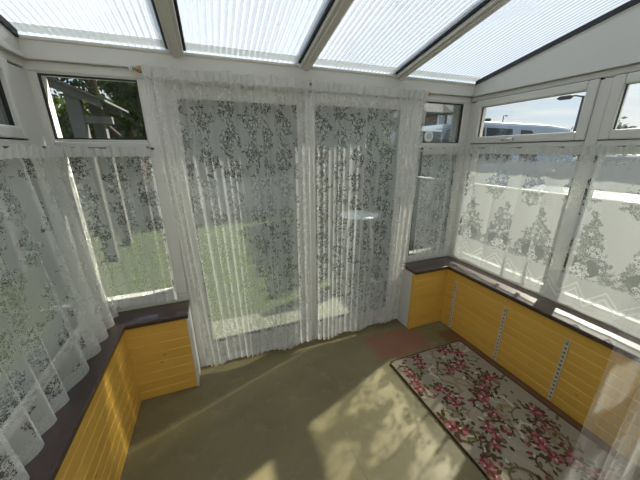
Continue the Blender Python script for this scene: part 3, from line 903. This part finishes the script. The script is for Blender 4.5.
# ivy bank by the left windows
t = empty('ivy_bank', (-3.2, 3.2, GZ), 'bank of dark ivy outside the left windows', 'ivy')
leaves(lambda rs: np.array([-3.2 + rs.uniform(-.5, .35), rs.uniform(-1.5, 4.9), GZ + rs.uniform(0, 2.35)]), 6000, .075, LEAF_M, t, seed=14)
m = MB(); m.box(-3.5, -3.3, -1.5, 4.9, GZ, 2.0); m.build('branches', MAT_BARK, t)
# timber pergola with a sloping roof
MAT_TIMB = plain('weathered_grey_timber', (.11, .105, .095), .85, var=.25, scale=6)
t = empty('pergola', (-2.1, 5.7, GZ), 'grey timber lean-to pergola at the left end of the lawn', 'pergola')
for x, h in ((-1.72, 2.42), (-2.95, 2.98)):
    for y in (5.3, 6.2):
        m = MB(); m.box(x - .085, x + .085, y - .07, y + .07, GZ, h); m.build('post', MAT_TIMB, t, bevel=.01)
for y in (5.22, 6.26):
    m = MB(); m.prism([(-3.25, 3.03), (-1.38, 2.20), (-1.38, 2.31), (-3.25, 3.14)], 1, y - .03, y + .03); m.build('rafter', MAT_TIMB, t)
m = MB(); m.prism([(-3.3, 3.17), (-1.3, 2.28), (-1.3, 2.31), (-3.3, 3.20)], 1, 5.1, 6.4); m.build('roof_board', plain('dark_felt', (.10, .10, .10), .9), t)
m = MB(); m.box(-1.64, -1.3, 5.26, 5.34, 2.0, 2.10); m.build('rail', MAT_TIMB, t)

# white round garden table
MAT_PLAS = plain('white_plastic', (.86, .86, .84), .35, var=.03)
tx, ty, tz = 2.36, 4.0, .60
tx = .594 * 4.0
t = empty('garden_table', (tx - .1, ty, GZ), 'round white garden table on the lawn behind the right door curtain', 'table')
m = MB(); m.lathe([(.0, 0), (.30, 0), (.33, .006), (.335, .02), (.33, .032), (.30, .036), (0.001, .036)], (tx - .14, ty, tz - .036), 32); m.build('table_top', MAT_PLAS, t)
for k_ in range(4):
    a = PI / 4 + k_ * PI / 2; cx, cy = tx - .14, ty
    m = MB(); m.tube([(cx + .18 * math.cos(a), cy + .18 * math.sin(a), tz - .03), (cx + .27 * math.cos(a), cy + .27 * math.sin(a), GZ)], [.024, .02], 10); m.build('leg', MAT_PLAS, t)
t = empty('flower_pot', (1.90, 2.85, GZ + .005), 'small white flower pot outside the right door leaf', 'flower pot')
m = MB(); m.lathe([(.045, 0), (.068, .10), (.075, .10), (.075, .125), (.062, .125), (.06, .10)], (1.90, 2.85, GZ + .005), 20); m.build('pot', MAT_PLAS, t)
leaves(blob((1.90, 2.85, GZ + .18), (.07, .07, .07)), 90, .025, LEAF_M, t, name='plant', seed=2)

# ---- vehicles
MAT_VAN = plain('silver_blue_paint', (.30, .36, .44), .25, .2, var=.03)
MAT_VAN2 = plain('grey_car_paint', (.17, .185, .20), .25, 0., var=.02)
MAT_CARGLASS = plain('dark_car_glass', (.02, .028, .038), .12, 0., var=.1, spec=.25)
MAT_TYRE = plain('black_tyre', (.02, .02, .02), .85)
MAT_ALLOY = plain('grey_alloy', (.45, .45, .46), .35, .8)
MAT_LAMPG = plain('clear_lamp_lens', (.7, .72, .75), .12)
MAT_LAMPR = plain('red_lamp_lens', (.35, .02, .02), .2)
def car(name, label, cat, x0, L, y0, Wd, z0, H, body, paint, win, pillars, roof_pts, group=None):
    """car lying along +x (nose towards -x); profile points as fractions of L, H"""
    t = empty(name, (x0 + L / 2, y0 + Wd / 2, z0), label, cat, group)
    pr = [(x0 + a * L, z0 + b * H) for a, b in body]
    m = MB(); m.prism(pr, 1, y0, y0 + Wd)
    bo = m.build('body', paint, t, bevel=.05)
    # cabin narrows towards the roof
    m = MB(); tu = .12
    lo = [(x0 + a * L, z0 + b * H) for a, b in roof_pts]
    n = len(lo)
    zb, zt = min(q[1] for q in lo), max(q[1] for q in lo)
    def ins(z): return tu * (z - zb) / (zt - zb)
    va = [m.bm.verts.new((q[0], y0 + .03 + ins(q[1]), q[1])) for q in lo]
    vb = [m.bm.verts.new((q[0], y0 + Wd - .03 - ins(q[1]), q[1])) for q in lo]
    m.bm.faces.new(va); m.bm.faces.new(vb[::-1])
    for i in range(n): m.bm.faces.new((va[i], vb[i], vb[(i + 1) % n], va[(i + 1) % n]))
    cab = m.build('cabin', paint, t, bevel=.06)
    for wpts in win:
        for side in (0, 1):
            m = MB(); P = []
            for a, b in wpts:
                x, z = x0 + a * L, z0 + b * H
                y = y0 + .022 + ins(z) if side == 0 else y0 + Wd - .022 - ins(z)
                P.append((x, y, z))
            dy = .025 if side == 0 else -.025
            Q = [(p[0], p[1] + dy, p[2]) for p in P]
            k0 = [m.bm.verts.new(p) for p in P]; k1 = [m.bm.verts.new(p) for p in Q]
            m.bm.faces.new(k0); m.bm.faces.new(k1[::-1])
            for i in range(len(P)): m.bm.faces.new((k0[i], k1[i], k1[(i + 1) % len(P)], k0[(i + 1) % len(P)]))
            m.build('side_window', MAT_CARGLASS, t)
    # windscreen and rear window
    for (a, b), (c, e), nm in (pillars[0] + ('windscreen',), pillars[1] + ('rear_window',)):
        m = MB(); s = -1 if nm == 'windscreen' else 1
        xa, za, xb, zb_ = x0 + a * L, z0 + b * H, x0 + c * L, z0 + e * H
        i0, i1 = ins(za) + .12, ins(zb_) + .12
        m.hexa([(xa + s * .015, y0 + i0, za), (xa + s * .015, y0 + Wd - i0, za), (xa - s * .03, y0 + Wd - i0, za), (xa - s * .03, y0 + i0, za),
                (xb + s * .015, y0 + i1, zb_), (xb + s * .015, y0 + Wd - i1, zb_), (xb - s * .03, y0 + Wd - i1, zb_), (xb - s * .03, y0 + i1, zb_)])
        m.build(nm, MAT_CARGLASS, t)
    for fx in (.19, .80):
        for side in (0, 1):
            y = y0 - .005 if side == 0 else y0 + Wd + .005
            d_ = .2 if side == 0 else -.2; cx = x0 + fx * L; R = .32
            m = MB(); m.tube([(cx, y, z0 + R), (cx, y + d_ * .12, z0 + R), (cx, y + d_, z0 + R)], [R - .03, R, R], 24)
            w = m.build('wheel', MAT_TYRE, t)
            m = MB(); m.tube([(cx, y - d_ * .03, z0 + R), (cx, y + d_ * .3, z0 + R)], R * .62, 16); m.build('hubcap', MAT_ALLOY, w)
    for side in (0, 1):
        ya = y0 - .12 if side == 0 else y0 + Wd + .02
        mx_, mz_ = x0 + pillars[0][0][0] * L + .28, z0 + pillars[0][0][1] * H + .06
        m = MB(); m.box(mx_, mx_ + .10, ya, ya + .16, mz_, mz_ + .13); m.build('mirror', paint, t, bevel=.03)
        ya = y0 + .06 if side == 0 else y0 + Wd - .36
        m = MB(); m.box(x0 - .01, x0 + .1, ya, ya + .3, z0 + .40 * H, z0 + .47 * H); m.build('headlight', MAT_LAMPG, t, bevel=.02)
        m = MB(); m.box(x0 + L - .1, x0 + L + .01, ya, ya + .2, z0 + .45 * H, z0 + .58 * H); m.build('tail_light', MAT_LAMPR, t, bevel=.02)
    return t
car('people_carrier', 'silver-blue people carrier parked beyond the boundary wall', 'car', 2.96, 4.9, 4.0, 1.85, RZ, 1.95,
    [(.0, .16), (1., .16), (1., .56), (.985, .60), (.13, .58), (.03, .52), (.0, .44)], MAT_VAN,
    [[(.15, .62), (.215, .93), (.25, .955), (.40, .96), (.40, .62)], [(.412, .62), (.412, .96), (.555, .955), (.555, .62)], [(.61, .62), (.605, .95), (.67, .945), (.70, .88), (.72, .64)]],
    [((.12, .60), (.205, .92)), ((.985, .62), (.955, .88))],
    [(.10, .57), (.19, .93), (.24, .99), (.36, 1.02), (.78, 1.015), (.92, .99), (.965, .88), (.985, .57)])
car('hatchback', 'grey hatchback seen through lace over the boundary wall', 'car', 4.3, 4.0, 1.45, 1.72, RZ, 1.45,
    [(.0, .16), (1., .16), (1., .60), (.985, .64), (.26, .62), (.05, .54), (.0, .44)], MAT_VAN2,
    [[(.33, .66), (.44, .92), (.56, .935), (.56, .66)], [(.59, .66), (.59, .935), (.78, .91), (.84, .68)]],
    [((.26, .64), (.40, .93)), ((.985, .66), (.88, .92))],
    [(.24, .61), (.40, .96), (.50, 1.0), (.74, .985), (.88, .93), (.985, .62)])

# gate with a round plaque
t = empty('gate', (3.3, 3.6, RZ), 'dark boarded gate with white top rail and round plaque beyond narrow window', 'gate')
MAT_DKG = plain('dark_grey_board', (.06, .062, .068), .7)
gy = 3.62
m = MB()
for i in range(6): m.box(2.80 + i * .095, 2.885 + i * .095, gy, gy + .03, RZ + .05, 1.885)
m.build('boards', MAT_DKG, t)
m = MB(); m.box(2.76, 3.40, gy - .02, gy + .05, 1.885, 1.915); m.build('rail', MAT_PLAS, t)
for x in (2.78, 3.385):
    m = MB(); m.box(x - .03, x + .03, gy + .0, gy + .06, RZ, 1.925); m.build('post', MAT_DKG, t)
m = MB(); cx, cz = 3.16, 1.815
m.tube([(cx, gy, cz), (cx, gy - .018, cz), (cx, gy - .024, cz)], [.082, .082, .072], 28); pl = m.build('plaque', plain('pale_stone', (.52, .52, .47), .7), t)
m = MB(); m.tube([(cx, gy - .024, cz), (cx, gy - .03, cz)], [.048, .042], 24); m.build('plaque_centre', plain('grey_stone', (.30, .31, .29), .7), pl)

# neighbour's house
MAT_STONE = None
def mat_brick():
    k = NT('dark_brown_brick')
    b = k.n('ShaderNodeTexBrick'); k.put(b.inputs['Vector'], k.mapv(k.obj(), (1, 1, 1)))
    sep = k.n('ShaderNodeSeparateXYZ'); k.put(sep.inputs[0], k.obj())
    cmb = k.n('ShaderNodeCombineXYZ'); k.put(cmb.inputs[0], k.M('ADD', sep.outputs[0], sep.outputs[1])); k.put(cmb.inputs[1], sep.outputs[2])
    k.put(b.inputs['Vector'], cmb.outputs[0])
    b.inputs['Color1'].default_value = (.075, .058, .048, 1); b.inputs['Color2'].default_value = (.11, .082, .066, 1); b.inputs['Mortar'].default_value = (.25, .23, .21, 1)
    b.inputs['Scale'].default_value = 4.; b.inputs['Mortar Size'].default_value = .012
    k.bsdf(b.outputs['Color'], .9); return k.m
def mat_tiles():
    k = NT('grey_roof_tiles'); sep = k.n('ShaderNodeSeparateXYZ'); k.put(sep.inputs[0], k.obj())
    w = k.M('FRACT', k.M('MULTIPLY', sep.outputs[2], 5.)); nz = k.noise(k.obj(), 3., 5.)
    c = k.mixc(w, (.032, .03, .029), (.055, .052, .048)); c = k.mixc(k.M('MULTIPLY', nz, .5), c, (.042, .04, .036))
    k.bsdf(c, .85); return k.m
MAT_BRICK, MAT_TILES = mat_brick(), mat_tiles()
def house(label, x0, x1, y0, y1, ze, zr, details, name='house'):
    t = empty(name, ((x0 + x1) / 2, (y0 + y1) / 2, RZ), label, 'house')
    m = MB(); m.box(x0, x1, y0, y1, RZ, ze); wl = m.build('wall', MAT_BRICK, t)
    o = .25; ri = (y1 - y0) * .25
    m = MB()
    b = [m.bm.verts.new(p) for p in ((x0 - o, y0 - o, ze - .02), (x1 + o, y0 - o, ze - .02), (x1 + o, y1 + o, ze - .02), (x0 - o, y1 + o, ze - .02))]
    ym = (y0 + y1) / 2
    r0, r1 = m.bm.verts.new((x0 + ri, ym, zr)), m.bm.verts.new((x1 - ri, ym, zr))
    for f in ((b[0], b[1], r1, r0), (b[1], b[2], r1), (b[2], b[3], r0, r1), (b[3], b[0], r0), (b[3], b[2], b[1], b[0])): m.bm.faces.new(f)
    m.build('roof', MAT_TILES, t)
    m = MB(); m.box(x0 - o, x1 + o, y0 - o - .05, y0 - o + .03, ze - .12, ze); m.build('gutter', plain('dark_gutter', (.05, .05, .05), .5), t)
    for (wx0, wx1, wz0, wz1, kind) in details:
        m = MB(); m.box(wx0, wx1, y0 - .06, y0 + .02, wz0, wz1); f = m.build('window' if kind == 'w' else 'door', MAT_PLAS, t)
        m = MB(); m.box(wx0 + .08, wx1 - .08, y0 - .075, y0 - .05, wz0 + .08, wz1 - .08)
        m.build('pane', plain('pale_reflecting_glass', (.30, .38, .48), .1, spec=.8) if kind == 'w' else MAT_PLAS, f)
    m = MB(); m.box(x0 + ri + .2, x0 + ri + .8, ym - .3, ym + .3, zr - .5, zr + .7); m.build('chimney', MAT_BRICK, t)
house('brown brick neighbouring house with grey hipped roof', 6.5, 13.5, 14., 20., 3.72, 7.0, [(12.75, 13.25, 2.3, 3.6, 'w'), (10.6, 11.5, 1.9, 3.3, 'w'), (8., 9.2, 1.5, 3., 'w')])
house('distant house with dark roof on the skyline above the car', 38.5, 44., 31., 36., 3.7, 5.6, [(42., 43., 3., 4., 'w')], 'house')

# street lamp
def lamp(label, x, y, ztop, dx, dy, r, group=None):
    t = empty('street_lamp', (x, y, RZ), label, 'street lamp')
    m = MB(); m.tube([(x, y, RZ), (x, y, RZ + 1.0), (x, y, RZ + 1.01), (x, y, ztop)], [r * 1.5, r * 1.4, r, r * .8], 12); m.build('post', MAT_DKG, t)
    m = MB(); m.tube([(x, y, ztop - .03), (x + dx * .5, y + dy * .5, ztop + .04), (x + dx, y + dy, ztop + .04)], r * .6, 8); m.build('arm', MAT_DKG, t)
    m = MB(); c = Vector((x + dx, y + dy, ztop + .02)); u = Vector((dx, dy, 0)).normalized()
    m.tube([c - u * .12, c - u * .05, c + u * .25, c + u * .34], [.03, .075, .07, .02], 10); m.build('lantern', MAT_DKG, t)
lamp('dark street lamp with short arm outside the right top window', 12., 6.47, 3.36, -.05, .42, .045)
lamp('slender far street lamp rising over the car roof', 30., 23.1, 5.2, .5, .1, .07)

# far trees beyond the road
def far_tree(label, x, y, H, seed, group):
    t = empty('tree', (x, y, RZ), label, 'tree', group)
    m = MB(); m.tube([(x, y, RZ), (x, y, RZ + H * .6)], [.16, .06], 8); m.build('trunk', MAT_BARK, t)
    leaves(blob((x, y, RZ + H * .62), (H * .34, H * .34, H * .38)), 900, .14, LEAF_G, t, seed=seed)
for i, (x, y, H) in enumerate(((26., 14.2, 3.1), (30., 14.6, 3.4), (24., 10.9, 3.2), (29.5, 10.2, 3.5), (25.5, 8.2, 3.0))):
    far_tree('bare greyish tree far beyond the road, seen through the right top windows', x, y, H, 60 + i, 'bare trees on the skyline')

# ================================================================== light
w = bpy.data.worlds.new('sky'); scene.world = w; w.use_nodes = True
nt = w.node_tree; nt.nodes.clear()
class WN(NT):
    def __init__(self): self.t = nt; self.out = nt.nodes.new('ShaderNodeOutputWorld')
k = WN()
dirv = k.n('ShaderNodeTexCoord').outputs['Generated']
sep = k.n('ShaderNodeSeparateXYZ'); k.put(sep.inputs[0], dirv)
z = sep.outputs[2]
# clouds on a flat layer: direction divided by height
cl = k.noise(k.mapv(dirv, (1., 1., 2.8)), 2.6, 8., .6, .5)
cloud = k.ss(cl, .40, .60)
sky = k.mixc(k.ss(z, .0, .6), (.56, .70, .87), (.40, .55, .80))
col = k.mixc(k.M('MULTIPLY', cloud, .92), sky, (.95, .95, .94))
col = k.mixc(k.ss(z, .07, .0), col, (.82, .86, .88))
# brightening round the sun
SUN = Vector((1.17, .44, 1.0)).normalized()
dt = k.n('ShaderNodeVectorMath', operation='DOT_PRODUCT'); k.put(dt.inputs[0], dirv); dt.inputs[1].default_value = SUN
glow = k.M('POWER', k.M('MAXIMUM', dt.outputs['Value'], 0.), 6.)
col = k.mixc(k.M('MULTIPLY', glow, .8, clamp=True), col, (1.5, 1.48, 1.42))
col = k.mixc(k.ss(z, -.02, -.06), col, (.20, .20, .17))
bg = k.n('ShaderNodeBackground'); k.put(bg.inputs[0], col); bg.inputs[1].default_value = .78
k.t.links.new(bg.outputs[0], k.out.inputs[0])
sd = bpy.data.lights.new('sun', 'SUN'); sd.energy = 12.5; sd.angle = math.radians(.9); sd.color = (1., .94, .82)
so = bpy.data.objects.new('sun', sd); link(so); so.rotation_euler = SUN.to_track_quat('Z', 'Y').to_euler(); so.location = SUN * 20

# ================================================================== camera
cam = bpy.data.cameras.new('camera'); cam.sensor_width = 36; cam.lens = 275.45 / 640 * 36; cam.clip_start = .01; cam.clip_end = 300
co = bpy.data.objects.new('camera', cam); link(co)
pitch, yaw, roll = .3112, .3641, -.0032
M = Matrix.Rotation(-yaw, 4, 'Z') @ Matrix.Rotation(PI / 2 - pitch, 4, 'X') @ Matrix.Rotation(roll, 4, 'Z')
M.translation = (0, 0, 1.6)
co.matrix_world = M
scene.camera = co
try:
    scene.cycles.transparent_max_bounces = 32
except Exception: pass
vs = scene.view_settings
scene.display_settings.display_device = 'sRGB'
vs.view_transform = 'Standard'; vs.look = 'None'; vs.exposure = 0.32; vs.gamma = 1.0; vs.use_curve_mapping = False
